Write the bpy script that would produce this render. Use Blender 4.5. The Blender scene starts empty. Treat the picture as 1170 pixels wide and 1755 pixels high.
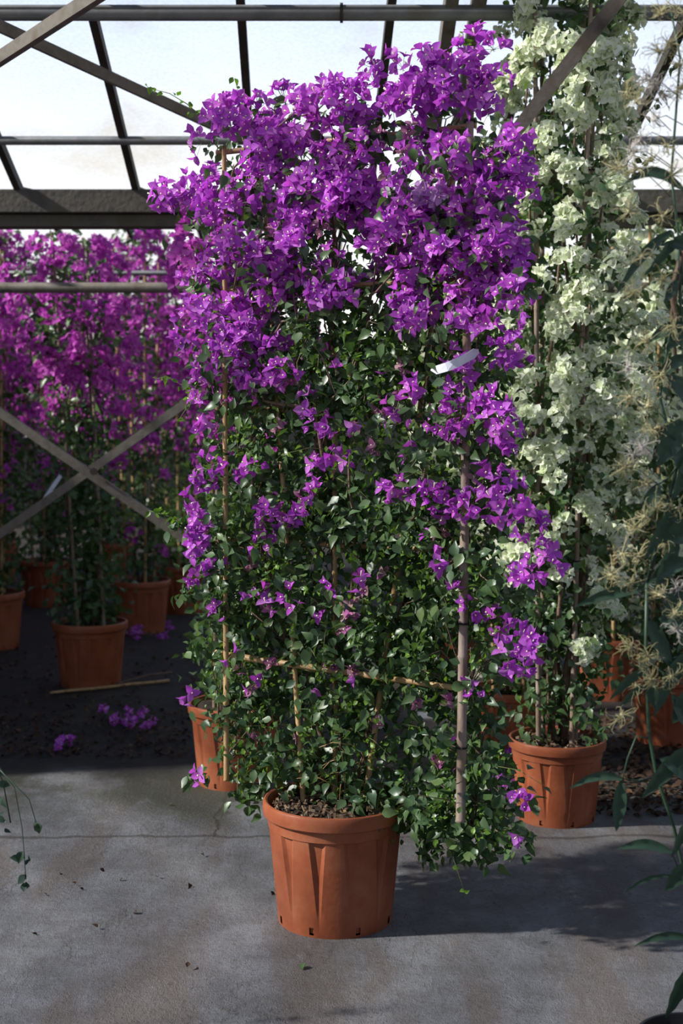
import bpy, math, random
import numpy as np
from mathutils import Vector, Matrix
C = bpy.context.scene.collection
rng = np.random.default_rng(7)
random.seed(7)
PI = math.pi
# ------------------------------------------------------------------ camera
F = 2250.0
PITCH = math.atan((877.5 - 717) / F)
CAMZ = 1.612
cam = bpy.data.cameras.new('camera'); cam.sensor_fit = 'VERTICAL'; cam.sensor_height = 36; cam.lens = F / 1755 * 36
co = bpy.data.objects.new('camera', cam); C.objects.link(co)
co.location = (0, 0, CAMZ); co.rotation_euler = (PI / 2 - PITCH, 0, 0)
cam.dof.use_dof = True; cam.dof.focus_distance = 4.05; cam.dof.aperture_fstop = 3.2
bpy.context.scene.camera = co
# ------------------------------------------------------------------ world, sun, exposure
vs = bpy.context.scene.view_settings
vs.view_transform = 'Standard'; vs.look = 'None'; vs.gamma = 1; vs.use_curve_mapping = False; vs.exposure = 0.0
bpy.context.scene.display_settings.display_device = 'sRGB'
W = bpy.data.worlds.new('sky'); bpy.context.scene.world = W; W.use_nodes = True
nt = W.node_tree; nt.nodes.clear()
out = nt.nodes.new('ShaderNodeOutputWorld'); bg = nt.nodes.new('ShaderNodeBackground')
tc = nt.nodes.new('ShaderNodeTexCoord'); sp = nt.nodes.new('ShaderNodeSeparateXYZ'); cr = nt.nodes.new('ShaderNodeValToRGB')
nt.links.new(tc.outputs['Generated'], sp.inputs[0]); nt.links.new(sp.outputs['Z'], cr.inputs[0])
cr.color_ramp.elements[0].position = 0.0; cr.color_ramp.elements[0].color = (1.05, 1.0, 0.93, 1)
cr.color_ramp.elements[1].position = 0.9; cr.color_ramp.elements[1].color = (0.06, 0.11, 0.24, 1)
for p, c in ((0.18, (1.18, 1.18, 1.2, 1)), (0.28, (0.92, 1.04, 1.28, 1)), (0.40, (0.22, 0.32, 0.52, 1))):
    e = cr.color_ramp.elements.new(p); e.color = c
nt.links.new(cr.outputs[0], bg.inputs[0]); bg.inputs[1].default_value = 1.0
nt.links.new(bg.outputs[0], out.inputs[0])
sun = bpy.data.lights.new('sun', 'SUN'); sun.energy = 8.2; sun.angle = math.radians(2.2); sun.color = (1.0, 0.95, 0.88)
so = bpy.data.objects.new('sun', sun); C.objects.link(so)
SUN_DIR = Vector((0.80, 0.15, -0.56)).normalized()
so.rotation_euler = SUN_DIR.to_track_quat('-Z', 'Y').to_euler(); so.location = (-5, 2, 7)

# ------------------------------------------------------------------ helpers
def P(px, py, Y):
    x = (px - 585) / F; z = -(py - 877.5) / F
    wy = math.cos(PITCH) + math.sin(PITCH) * z; wz = -math.sin(PITCH) + math.cos(PITCH) * z
    s = Y / wy
    return Vector((x * s, Y, CAMZ + wz * s))
def N(nt, t, **kw):
    n = nt.nodes.new(t)
    for k, v in kw.items():
        if k.startswith('_'): setattr(n, k[1:], v)
        else: n.inputs[k.replace('__', ' ')].default_value = v
    return n
def new_mat(name):
    m = bpy.data.materials.new(name); m.use_nodes = True; m.node_tree.nodes.clear()
    return m, m.node_tree
def ramp(nt, stops):
    r = nt.nodes.new('ShaderNodeValToRGB'); els = r.color_ramp.elements
    els[0].position, els[0].color = stops[0][0], (*stops[0][1], 1)
    els[1].position, els[1].color = stops[-1][0], (*stops[-1][1], 1)
    for p, c in stops[1:-1]:
        e = els.new(p); e.color = (*c, 1)
    return r
def leafy(name, cols, rough=0.45, trans=0.35, tcol=None, spec=0.5, nscale=60, namt=0.35):
    """thin plant tissue: reflects and lets light through; each blade has its own shade"""
    m, nt = new_mat(name); L = nt.links.new
    g = nt.nodes.new('ShaderNodeNewGeometry')
    r = ramp(nt, [(i / (len(cols) - 1), c) for i, c in enumerate(cols)])
    L(g.outputs['Random Per Island'], r.inputs[0])
    t = nt.nodes.new('ShaderNodeTexCoord'); no = N(nt, 'ShaderNodeTexNoise', Scale=nscale, Detail=3.0); L(t.outputs['Object'], no.inputs['Vector'])
    mp = N(nt, 'ShaderNodeMapRange'); mp.inputs['To Min'].default_value = 1 - namt; mp.inputs['To Max'].default_value = 1 + namt
    L(no.outputs['Fac'], mp.inputs['Value'])
    mx = nt.nodes.new('ShaderNodeVectorMath'); mx.operation = 'SCALE'; L(r.outputs[0], mx.inputs[0]); L(mp.outputs[0], mx.inputs['Scale'])
    b = N(nt, 'ShaderNodeBsdfPrincipled', Roughness=rough); b.inputs['Specular IOR Level'].default_value = spec
    L(mx.outputs[0], b.inputs['Base Color'])
    tr = nt.nodes.new('ShaderNodeBsdfTranslucent')
    if tcol:
        mm = nt.nodes.new('ShaderNodeVectorMath'); mm.operation = 'MULTIPLY'; mm.inputs[1].default_value = tcol; L(mx.outputs[0], mm.inputs[0]); L(mm.outputs[0], tr.inputs[0])
    else: L(mx.outputs[0], tr.inputs[0])
    ms = N(nt, 'ShaderNodeMixShader', Fac=trans); L(b.outputs[0], ms.inputs[1]); L(tr.outputs[0], ms.inputs[2])
    o = nt.nodes.new('ShaderNodeOutputMaterial'); L(ms.outputs[0], o.inputs[0])
    return m
def surf(name, cols, rough=0.7, scale=8, detail=6, bump=0.1, bscale=40, bdist=0.01, spec=0.4, metal=0.0, stretch=(1, 1, 1), rough2=None):
    m, nt = new_mat(name); L = nt.links.new
    t = nt.nodes.new('ShaderNodeTexCoord'); mp = nt.nodes.new('ShaderNodeMapping'); mp.inputs['Scale'].default_value = stretch
    L(t.outputs['Object'], mp.inputs[0])
    no = N(nt, 'ShaderNodeTexNoise', Scale=scale, Detail=detail, Roughness=0.6); L(mp.outputs[0], no.inputs['Vector'])
    r = ramp(nt, [(0.28 + 0.44 * i / max(1, len(cols) - 1), c) for i, c in enumerate(cols)]); L(no.outputs['Fac'], r.inputs[0])
    b = N(nt, 'ShaderNodeBsdfPrincipled', Roughness=rough, Metallic=metal); b.inputs['Specular IOR Level'].default_value = spec
    L(r.outputs[0], b.inputs['Base Color'])
    n2 = N(nt, 'ShaderNodeTexNoise', Scale=bscale, Detail=5.0); L(mp.outputs[0], n2.inputs['Vector'])
    bu = N(nt, 'ShaderNodeBump', Strength=bump, Distance=bdist); L(n2.outputs['Fac'], bu.inputs['Height']); L(bu.outputs[0], b.inputs['Normal'])
    o = nt.nodes.new('ShaderNodeOutputMaterial'); L(b.outputs[0], o.inputs[0])
    return m
def tag(o, label=None, cat=None, group=None, kind=None):
    if label: o['label'] = label
    if cat: o['category'] = cat
    if group: o['group'] = group
    if kind: o['kind'] = kind
    return o
def empty(name, loc, rz=0):
    o = bpy.data.objects.new(name, None); C.objects.link(o); o.location = loc; o.rotation_euler = (0, 0, rz); o.empty_display_size = 0.1
    return o
class MB:
    """collects numpy geometry; build() links it as one mesh object"""
    def __init__(s): s.v = []; s.f = []; s.fs = []; s.mi = []; s.n = 0
    def add(s, v, faces, mi=0):
        v = np.asarray(v, float).reshape(-1, 3); s.v.append(v)
        for f in faces:
            s.f.append(np.asarray(f) + s.n)
        s.fs.append(np.array([len(f) for f in faces])); s.mi.append(np.full(len(faces), mi)); s.n += len(v)
    def batch(s, T, pos, R, scale):
        """T = (verts, quads, matidx) template, many copies"""
        tv, tf, tm = T; n = len(pos)
        if n == 0: return
        v = np.einsum('nij,kj->nki', R, tv) * np.asarray(scale)[:, None, None] + pos[:, None, :]
        k = len(tv); off = (np.arange(n) * k)[:, None, None] + s.n
        f = (tf[None] + off).reshape(-1, tf.shape[1])
        s.v.append(v.reshape(-1, 3)); s.f.append(f.reshape(-1)); s.fs.append(np.full(len(f), tf.shape[1])); s.mi.append(np.tile(tm, n)); s.n += n * k
    def tube(s, pts, rad, seg=6, mi=0, cap=True):
        pts = [Vector(p) for p in pts]; n = len(pts)
        if not hasattr(rad, '__len__'): rad = [rad] * n
        vs_ = []; prev = None
        for i, p in enumerate(pts):
            d = (pts[min(i + 1, n - 1)] - pts[max(i - 1, 0)]).normalized()
            if prev is None:
                a = d.orthogonal().normalized()
            else:
                a = (prev - d * prev.dot(d)); a = a.normalized() if a.length > 1e-6 else d.orthogonal().normalized()
            prev = a; b = d.cross(a)
            for k in range(seg):
                t = 2 * PI * k / seg
                vs_.append(p + (a * math.cos(t) + b * math.sin(t)) * rad[i])
        fs = [(i * seg + k, i * seg + (k + 1) % seg, (i + 1) * seg + (k + 1) % seg, (i + 1) * seg + k) for i in range(n - 1) for k in range(seg)]
        if cap: fs += [tuple(range(seg))[::-1], tuple((n - 1) * seg + k for k in range(seg))]
        s.add([tuple(v) for v in vs_], fs, mi)
    def box(s, a, b, w, h, up=(0, 0, 1), mi=0):
        a, b = Vector(a), Vector(b); d = (b - a).normalized(); u = Vector(up); x = d.cross(u).normalized(); z = x.cross(d)
        vs_ = [p + x * (sx * w / 2) + z * (sz * h / 2) for p in (a, b) for sx, sz in ((-1, -1), (1, -1), (1, 1), (-1, 1))]
        s.add([tuple(v) for v in vs_], [(0, 3, 2, 1), (4, 5, 6, 7), (0, 1, 5, 4), (1, 2, 6, 5), (2, 3, 7, 6), (3, 0, 4, 7)], mi)
    def mesh(s, name, mats, smooth=False):
        me = bpy.data.meshes.new(name); v = np.concatenate(s.v); f = np.concatenate([np.ravel(x) for x in s.f]); fs = np.concatenate(s.fs)
        me.vertices.add(len(v)); me.vertices.foreach_set('co', v.ravel()); me.loops.add(len(f)); me.loops.foreach_set('vertex_index', f.astype(np.int32))
        me.polygons.add(len(fs)); st = np.concatenate([[0], np.cumsum(fs)[:-1]])
        me.polygons.foreach_set('loop_start', st.astype(np.int32)); me.polygons.foreach_set('loop_total', fs.astype(np.int32))
        me.polygons.foreach_set('material_index', np.concatenate(s.mi).astype(np.int32))
        for m in (mats if isinstance(mats, (list, tuple)) else [mats]): me.materials.append(m)
        me.update(calc_edges=True); me.validate()
        me.polygons.foreach_set('use_smooth', np.full(len(me.polygons), smooth))
        return me
    def build(s, name, mats, parent=None, smooth=False):
        o = bpy.data.objects.new(name, s.mesh(name, mats, smooth)); C.objects.link(o)
        if parent: o.parent = parent
        return o
PRISM = (np.array([(math.cos(t), math.sin(t), z_) for z_ in (0, 1) for t in (0, 2 * PI / 3, 4 * PI / 3)]), np.array([(0, 1, 4, 3), (1, 2, 5, 4), (2, 0, 3, 5)]), np.full(3, 2))
def stalks(mb, a, b, r):
    d = b - a; L_ = np.linalg.norm(d, axis=1); R = frames(d, rand_unit(len(d))); R = R * np.stack([np.full(len(d), r), np.full(len(d), r), L_], 1)[:, None, :]
    mb.batch(PRISM, a, R, np.ones(len(d)))
def children(o): return [c for c in bpy.data.objects if c.parent == o]
KIDS = {}
def copy_tree(o, loc, rz, label, group=None, scale=1.0):
    if o.name not in KIDS: KIDS[o.name] = [(c, children(c)) for c in children(o)]
    r = o.copy(); C.objects.link(r); r.location = loc; r.rotation_euler = (0, 0, rz); r.scale = (scale,) * 3; r['label'] = label
    if group: r['group'] = group
    for c, gs in KIDS[o.name]:
        d = c.copy(); C.objects.link(d); d.parent = r
        for g in gs:
            e = g.copy(); C.objects.link(e); e.parent = d
    return r
def frames(n_dir, up_dir):
    """rotation matrices: z = n_dir, y = up_dir made perpendicular"""
    z = n_dir / np.linalg.norm(n_dir, axis=1)[:, None]
    y = up_dir - (up_dir * z).sum(1)[:, None] * z; y /= np.maximum(np.linalg.norm(y, axis=1), 1e-6)[:, None]
    x = np.cross(y, z)
    return np.stack([x, y, z], axis=2)
def rand_unit(n):
    v = rng.normal(size=(n, 3)); return v / np.linalg.norm(v, axis=1)[:, None]

# ------------------------------------------------------------------ plant templates
def blade(prof, fold, curl, L=1.0, wid=0.5, cup=0.0):
    """blade along +y, normal +z: prof = half widths from base to tip"""
    n = len(prof); v = []
    for i, w in enumerate(prof):
        t = i / (n - 1); y = t * L; z = -curl * t * t
        ww = w * wid
        for sx in (-1, 0, 1):
            v.append((sx * ww, y, z + (abs(sx) * (fold * ww + cup * math.sin(PI * t)))))
    q = [(i * 3 + k, i * 3 + k + 1, (i + 1) * 3 + k + 1, (i + 1) * 3 + k) for i in range(n - 1) for k in range(2)]
    return np.array(v), np.array(q)
def leafT(fold=0.35, curl=0.25, wid=0.34, prof=(0.10, 0.90, 1.0, 0.52, 0.0)):
    v, q = blade(prof, fold, curl, 1.0, wid); return (v, q, np.zeros(len(q), int))
LEAVES = [leafT(0.35, 0.2), leafT(0.55, 0.35), leafT(0.15, -0.1), leafT(0.4, 0.6)]
def flowerT(openness, prof=(0.18, 0.85, 1.0, 0.66, 0.0), wid=0.36, nb=3, center=True, curl=0.22, cup=0.05, round_=False):
    V = []; Q = []; M = []; n = 0
    for k in range(nb):
        v, q = blade(prof, 0.25, curl, 1.0, wid, cup)
        # local: base at axis, blade leaning outwards by openness
        a = openness; R = np.array([[1, 0, 0], [0, math.sin(a), -math.cos(a)], [0, math.cos(a), math.sin(a)]])
        v = v @ R.T; v[:, 1] += 0.02
        t = 2 * PI * k / nb; Rz = np.array([[math.cos(t), -math.sin(t), 0], [math.sin(t), math.cos(t), 0], [0, 0, 1]])
        V.append(v @ Rz.T); Q.append(q + n); M.append(np.zeros(len(q), int)); n += len(v)
    if center:
        r = 0.09; z0, z1 = 0.0, 0.52
        ring = [(0.035 * math.cos(t), 0.035 * math.sin(t), z0) for t in (0, PI / 2, PI, 3 * PI / 2)] + [(r * math.cos(t), r * math.sin(t), z1) for t in (0, PI / 2, PI, 3 * PI / 2)]
        V.append(np.array(ring)); Q.append(np.array([(0, 1, 5, 4), (1, 2, 6, 5), (2, 3, 7, 6), (3, 0, 4, 7), (4, 5, 6, 7)]) + n); M.append(np.ones(5, int)); n += 8
    return (np.concatenate(V), np.concatenate(Q), np.concatenate(M))
FLOW = [flowerT(0.75), flowerT(1.0, curl=0.3), flowerT(0.5, curl=0.1), flowerT(1.2, curl=0.1)]
ROUND = (0.3, 0.95, 1.05, 0.8, 0.12)
WFLOW = [flowerT(0.8, ROUND, 0.42, curl=0.3), flowerT(1.1, ROUND, 0.42, curl=0.35), flowerT(0.6, ROUND, 0.4, curl=0.15)]
LOWF = [flowerT(0.8, (0.2, 1.0, 0.0), 0.4, center=False), flowerT(1.1, (0.2, 1.0, 0.0), 0.4, center=False)]
WLOWF = [flowerT(0.8, (0.3, 1.05, 0.2), 0.45, center=False), flowerT(1.1, (0.3, 1.05, 0.2), 0.45, center=False)]
LOWL = [leafT(0.4, 0.2, prof=(0.1, 1.0, 0.0))]

def put_leaves(mb, centers, per, spread, size, bias=(-0.35, -0.5, 0.6), T=LEAVES, jit=0.75, zmin=0.03):
    centers = np.asarray(centers); n = len(centers)
    if n == 0: return
    idx = np.repeat(np.arange(n), per); pos = centers[idx] + rng.normal(size=(len(idx), 3)) * spread * np.array([1, 1, 0.85])
    pos[:, 2] = np.maximum(pos[:, 2], zmin + 0.02)
    nn = rand_unit(len(idx)) * jit + np.array(bias); up = rand_unit(len(idx)) * 0.8 + np.array([0, 0, -0.55])
    R = frames(nn, up); s = size * rng.uniform(0.55, 1.2, len(idx)); pick = rng.integers(0, len(T), len(idx))
    for k, t in enumerate(T):
        m = pick == k; mb.batch(t, pos[m], R[m], s[m])
def put_flowers(mb, centers, per, spread, size, bias=(-0.3, -0.7, 0.35), T=FLOW, zmin=0.04, stalk=False):
    centers = np.asarray(centers); n = len(centers)
    if n == 0: return
    idx = np.repeat(np.arange(n), per); d = rand_unit(len(idx)) * 0.9 + np.array(bias) * 0.9
    d /= np.linalg.norm(d, axis=1)[:, None]
    rr = spread * rng.uniform(0.35, 1.05, len(idx)) ** 0.7
    pos = centers[idx] + d * rr[:, None]; pos[:, 2] = np.maximum(pos[:, 2], zmin)
    ax = d + rand_unit(len(idx)) * 0.45
    if stalk: stalks(mb, centers[idx] - d * .008, pos + d * .004, .0007)
    R = frames(ax, rand_unit(len(idx))); s = size * rng.uniform(0.7, 1.15, len(idx)); pick = rng.integers(0, len(T), len(idx))
    for k, t in enumerate(T):
        m = pick == k; mb.batch(t, pos[m], R[m], s[m])

# ------------------------------------------------------------------ materials
M = {}
M['leaf'] = leafy('bougainvillea_leaf', [(0.035, 0.072, 0.028), (0.062, 0.12, 0.042), (0.09, 0.155, 0.052), (0.055, 0.11, 0.055), (0.13, 0.20, 0.065)], rough=0.38, trans=0.28, tcol=(1.3, 1.5, 0.6), spec=0.55)
M['young'] = leafy('young_leaf', [(0.12, 0.24, 0.03), (0.18, 0.32, 0.05)], rough=0.4, trans=0.4, tcol=(1.2, 1.3, 0.5))
M['bract'] = leafy('magenta_bract', [(0.46, 0.07, 0.53), (0.60, 0.14, 0.68), (0.50, 0.10, 0.64), (0.70, 0.27, 0.78), (0.56, 0.09, 0.58)], rough=0.6, trans=0.42, tcol=(1.15, 0.8, 1.15), spec=0.25, nscale=90)
M['bract_dry'] = leafy('faded_bract', [(0.5, 0.22, 0.35), (0.42, 0.12, 0.36), (0.5, 0.35, 0.3)], rough=0.7, trans=0.4, spec=0.2)
M['bract_pale'] = leafy('pale_bract', [(0.7, 0.42, 0.78), (0.62, 0.3, 0.72)], rough=0.6, trans=0.4, spec=0.2)
M['bract_far'] = leafy('far_magenta_bract', [(0.46, 0.05, 0.44), (0.62, 0.09, 0.58), (0.72, 0.20, 0.64)], rough=0.65, trans=0.45, spec=0.2, nscale=30)
M['wbract'] = leafy('white_bract', [(0.72, 0.83, 0.50), (0.88, 0.92, 0.72), (0.93, 0.94, 0.84), (0.82, 0.88, 0.64)], rough=0.6, trans=0.42, spec=0.25, nscale=80, namt=0.15)
M['core'] = surf('flower_core', [(0.8, 0.75, 0.5), (0.85, 0.82, 0.65)], scale=50)
M['wcore'] = surf('white_flower_core', [(0.35, 0.5, 0.15), (0.5, 0.6, 0.25)], scale=50)
M['twig'] = surf('twig_bark', [(0.10, 0.065, 0.045), (0.24, 0.16, 0.11)], rough=0.8, scale=30, bump=0.4, bscale=120)
M['gtwig'] = surf('green_twig', [(0.12, 0.16, 0.05), (0.2, 0.2, 0.08)], rough=0.6, scale=30)
M['bamboo'] = surf('tan_bamboo', [(0.30, 0.17, 0.075), (0.50, 0.33, 0.16), (0.42, 0.25, 0.11)], rough=0.45, scale=7, stretch=(3, 3, 1), bump=0.1, bscale=60)
M['gbamboo'] = surf('weathered_bamboo', [(0.14, 0.10, 0.08), (0.30, 0.235, 0.20), (0.22, 0.15, 0.10), (0.34, 0.28, 0.25)], rough=0.55, scale=6, stretch=(4, 4, 1), bump=0.15, bscale=60)
M['tie'] = surf('black_tie', [(0.01, 0.01, 0.01), (0.02, 0.02, 0.02)])
M['soil'] = surf('dark_potting_soil', [(0.012, 0.009, 0.007), (0.05, 0.035, 0.024)], rough=0.95, scale=40, bump=0.8, bscale=60)
M['chip'] = leafy('bark_chip', [(0.05, 0.03, 0.02), (0.16, 0.10, 0.06), (0.30, 0.21, 0.14)], rough=0.85, trans=0.0, spec=0.2)
M['litter'] = leafy('dry_leaf', [(0.03, 0.02, 0.014), (0.08, 0.045, 0.028), (0.05, 0.03, 0.02), (0.14, 0.075, 0.04)], rough=0.8, trans=0.1, spec=0.2)
M['tag'] = surf('white_plastic', [(0.66, 0.68, 0.78), (0.74, 0.76, 0.84)], rough=0.4, scale=10)
M['clem'] = leafy('clematis_leaf', [(0.020, 0.048, 0.036), (0.035, 0.075, 0.048), (0.05, 0.10, 0.05)], rough=0.42, trans=0.2, spec=0.5)
M['seed'] = leafy('seed_head', [(0.50, 0.46, 0.20), (0.60, 0.56, 0.34), (0.45, 0.40, 0.22)], rough=0.6, trans=0.3)
M['fluff'] = leafy('silky_fluff', [(0.66, 0.62, 0.55), (0.76, 0.72, 0.68)], rough=0.7, trans=0.4)
M['blackpot'] = surf('black_plastic', [(0.010, 0.011, 0.013), (0.018, 0.019, 0.022)], rough=0.35, scale=5)
def terracotta():
    m, nt = new_mat('terracotta_plastic'); L = nt.links.new
    t = nt.nodes.new('ShaderNodeTexCoord')
    a = N(nt, 'ShaderNodeTexNoise', Scale=6.0, Detail=6.0, Roughness=0.65); L(t.outputs['Object'], a.inputs['Vector'])
    r = ramp(nt, [(0.3, (0.23, 0.058, 0.024)), (0.5, (0.32, 0.088, 0.038)), (0.72, (0.39, 0.14, 0.07))]); L(a.outputs['Fac'], r.inputs[0])
    v = N(nt, 'ShaderNodeTexVoronoi', Scale=42.0); L(t.outputs['Object'], v.inputs['Vector'])
    sc = ramp(nt, [(0.04, (1, 1, 1)), (0.075, (0, 0, 0))]); L(v.outputs['Distance'], sc.inputs[0])
    n2 = N(nt, 'ShaderNodeTexNoise', Scale=9.0); L(t.outputs['Object'], n2.inputs['Vector'])
    gt = nt.nodes.new('ShaderNodeMath'); gt.operation = 'GREATER_THAN'; gt.inputs[1].default_value = 0.52; L(n2.outputs['Fac'], gt.inputs[0])
    mu = nt.nodes.new('ShaderNodeMath'); mu.operation = 'MULTIPLY'; L(sc.outputs[0], mu.inputs[0]); L(gt.outputs[0], mu.inputs[1])
    mx = nt.nodes.new('ShaderNodeMix'); mx.data_type = 'RGBA'; L(mu.outputs[0], mx.inputs['Factor']); L(r.outputs[0], mx.inputs['A']); mx.inputs['B'].default_value = (0.10, 0.04, 0.025, 1)
    b = N(nt, 'ShaderNodeBsdfPrincipled', Roughness=0.42); b.inputs['Specular IOR Level'].default_value = 0.4; L(mx.outputs['Result'], b.inputs['Base Color'])
    n3 = N(nt, 'ShaderNodeTexNoise', Scale=70.0, Detail=4.0); L(t.outputs['Object'], n3.inputs['Vector'])
    bu = N(nt, 'ShaderNodeBump', Strength=0.15, Distance=0.004); L(n3.outputs['Fac'], bu.inputs['Height']); L(bu.outputs[0], b.inputs['Normal'])
    o = nt.nodes.new('ShaderNodeOutputMaterial'); L(b.outputs[0], o.inputs[0]); return m
M['pot'] = terracotta()
M['steel'] = surf('galvanised_steel', [(0.13, 0.135, 0.14), (0.24, 0.245, 0.25), (0.17, 0.16, 0.14)], rough=0.5, scale=5, metal=0.35, bump=0.08)
M['rust'] = surf('weathered_steel', [(0.10, 0.085, 0.065), (0.19, 0.17, 0.145), (0.13, 0.10, 0.07)], rough=0.7, scale=9, metal=0.2, bump=0.15)
M['dark'] = surf('dark_frame', [(0.03, 0.027, 0.023), (0.06, 0.05, 0.04)], rough=0.7, scale=10)
M['beam'] = surf('mossy_concrete_beam', [(0.055, 0.052, 0.045), (0.11, 0.10, 0.085), (0.075, 0.075, 0.045)], rough=0.85, scale=5, bump=0.4)
M['wall'] = surf('dark_wall', [(0.02, 0.022, 0.02), (0.04, 0.042, 0.038)], rough=0.9, scale=3)
def glass_mat():
    m, nt = new_mat('patterned_glass'); L = nt.links.new
    t = nt.nodes.new('ShaderNodeTexCoord')
    a = N(nt, 'ShaderNodeTexNoise', Scale=1.6, Detail=5.0, Roughness=0.6); L(t.outputs['Object'], a.inputs['Vector'])
    n2 = N(nt, 'ShaderNodeTexNoise', Scale=60.0, Detail=2.0); L(t.outputs['Object'], n2.inputs['Vector'])
    r = ramp(nt, [(0.35, (0.95, 0.97, 1.0)), (0.55, (0.90, 0.93, 0.95)), (0.75, (0.78, 0.74, 0.66))]); L(a.outputs['Fac'], r.inputs[0])
    mr = N(nt, 'ShaderNodeMapRange'); mr.inputs['To Min'].default_value = 0.86; mr.inputs['To Max'].default_value = 1.08; L(n2.outputs['Fac'], mr.inputs['Value'])
    sc = nt.nodes.new('ShaderNodeVectorMath'); sc.operation = 'SCALE'; L(r.outputs[0], sc.inputs[0]); L(mr.outputs[0], sc.inputs['Scale'])
    tp = nt.nodes.new('ShaderNodeBsdfTransparent'); L(sc.outputs[0], tp.inputs[0])
    tl = nt.nodes.new('ShaderNodeBsdfTranslucent'); L(sc.outputs[0], tl.inputs[0])
    gl = N(nt, 'ShaderNodeBsdfGlossy', Roughness=0.2)
    m1 = N(nt, 'ShaderNodeMixShader', Fac=0.10); L(tp.outputs[0], m1.inputs[1]); L(tl.outputs[0], m1.inputs[2])
    m2 = N(nt, 'ShaderNodeMixShader', Fac=0.03); L(m1.outputs[0], m2.inputs[1]); L(gl.outputs[0], m2.inputs[2])
    o = nt.nodes.new('ShaderNodeOutputMaterial'); L(m2.outputs[0], o.inputs[0]); return m
M['glass'] = glass_mat()
def floor_mat():
    m, nt = new_mat('worn_concrete'); L = nt.links.new
    t = nt.nodes.new('ShaderNodeTexCoord'); T = t.outputs['Object']
    def noise(s, d=6, r=0.6, vec=None):
        n = N(nt, 'ShaderNodeTexNoise', Scale=s, Detail=d, Roughness=r); L(vec or T, n.inputs['Vector']); return n.outputs['Fac']
    def math_(op, a, b=None, c=None):
        n = nt.nodes.new('ShaderNodeMath'); n.operation = op
        for i, q in enumerate((a, b, c)):
            if q is None: continue
            if isinstance(q, (int, float)): n.inputs[i].default_value = q
            else: L(q, n.inputs[i])
        n.use_clamp = False; return n.outputs[0]
    def smooth(v, a, b):
        n = nt.nodes.new('ShaderNodeMapRange'); n.interpolation_type = 'SMOOTHSTEP'; n.inputs['From Min'].default_value = a; n.inputs['From Max'].default_value = b; L(v, n.inputs['Value']); return n.outputs[0]
    def mix(f, a, b):
        n = nt.nodes.new('ShaderNodeMix'); n.data_type = 'RGBA'
        if isinstance(f, float): n.inputs['Factor'].default_value = f
        else: L(f, n.inputs['Factor'])
        for k, q in (('A', a), ('B', b)):
            if isinstance(q, tuple): n.inputs[k].default_value = (*q, 1)
            else: L(q, n.inputs[k])
        return n.outputs['Result']
    sp = nt.nodes.new('ShaderNodeSeparateXYZ'); L(T, sp.inputs[0]); X, Y = sp.outputs['X'], sp.outputs['Y']
    big = noise(0.9, 5); mid = noise(5, 8, 0.7); fine = noise(60, 6, 0.7); grit = noise(240, 3)
    r1 = ramp(nt, [(0.3, (0.135, 0.133, 0.14)), (0.5, (0.21, 0.212, 0.225)), (0.7, (0.29, 0.297, 0.32))]); L(mid, r1.inputs[0])
    # brown worn patches and pale bands running away from the viewer
    mp = nt.nodes.new('ShaderNodeMapping'); mp.inputs['Scale'].default_value = (2.2, 0.5, 1); mp.inputs['Rotation'].default_value = (0, 0, 0.35); L(T, mp.inputs[0])
    band = noise(1.5, 4, 0.55, mp.outputs[0])
    c = mix(math_('MULTIPLY', smooth(band, 0.46, 0.60), 0.75), r1.outputs[0], (0.165, 0.135, 0.120))
    c = mix(math_('MULTIPLY', smooth(big, 0.5, 0.7), 0.4), c, (0.31, 0.325, 0.37))
    c = mix(math_('MULTIPLY', smooth(fine, 0.52, 0.66), 0.6), c, (0.10, 0.092, 0.085))
    mus = noise(14, 9, 0.78); c = mix(math_('MULTIPLY', smooth(mus, 0.50, 0.64), 0.45), c, (0.13, 0.115, 0.105)); c = mix(math_('MULTIPLY', math_('SUBTRACT', 1.0, smooth(mus, 0.34, 0.46)), 0.35), c, (0.34, 0.35, 0.38))
    vo = N(nt, 'ShaderNodeTexVoronoi', Scale=22.0); L(T, vo.inputs['Vector']); c = mix(math_('MULTIPLY', math_('SUBTRACT', 1.0, smooth(vo.outputs['Distance'], 0.04, 0.10)), 0.8), c, (0.05, 0.045, 0.04))
    c = mix(math_('MULTIPLY', smooth(grit, 0.60, 0.72), 0.6), c, (0.42, 0.42, 0.43))
    rg = N(nt, 'ShaderNodeTexNoise', Scale=2.6, Detail=7.0, Roughness=0.62); L(mp.outputs[0], rg.inputs['Vector'])
    rid = math_('ABSOLUTE', math_('SUBTRACT', rg.outputs['Fac'], 0.5)); c = mix(math_('MULTIPLY', math_('MULTIPLY', math_('SUBTRACT', 1.0, smooth(rid, 0.001, 0.007)), smooth(noise(2.0, 3), 0.5, 0.62)), 0.7), c, (0.07, 0.06, 0.05))
    # seam and crack
    wob = math_('MULTIPLY', math_('SUBTRACT', noise(3.0, 4), 0.5), 0.16)
    seam = math_('ABSOLUTE', math_('SUBTRACT', math_('ADD', Y, wob), 4.97))
    c = mix(math_('MULTIPLY', math_('SUBTRACT', 1.0, smooth(seam, 0.004, 0.022)), 0.75), c, (0.06, 0.055, 0.045))
    cx = math_('ABSOLUTE', math_('SUBTRACT', math_('ADD', X, wob), -0.50)); inb = math_('MULTIPLY', smooth(Y, 4.95, 4.98), math_('SUBTRACT', 1.0, smooth(Y, 5.7, 5.8)))
    c = mix(math_('MULTIPLY', math_('MULTIPLY', math_('SUBTRACT', 1.0, smooth(cx, 0.003, 0.010)), inb), 0.8), c, (0.05, 0.045, 0.04))
    # moss behind the seam, dark damp ground further back
    far = smooth(math_('ADD', Y, math_('MULTIPLY', math_('SUBTRACT', noise(1.3, 5), 0.5), 1.2)), 5.05, 5.5)
    moss = math_('MULTIPLY', far, smooth(noise(2.2, 6), 0.36, 0.52))
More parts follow.
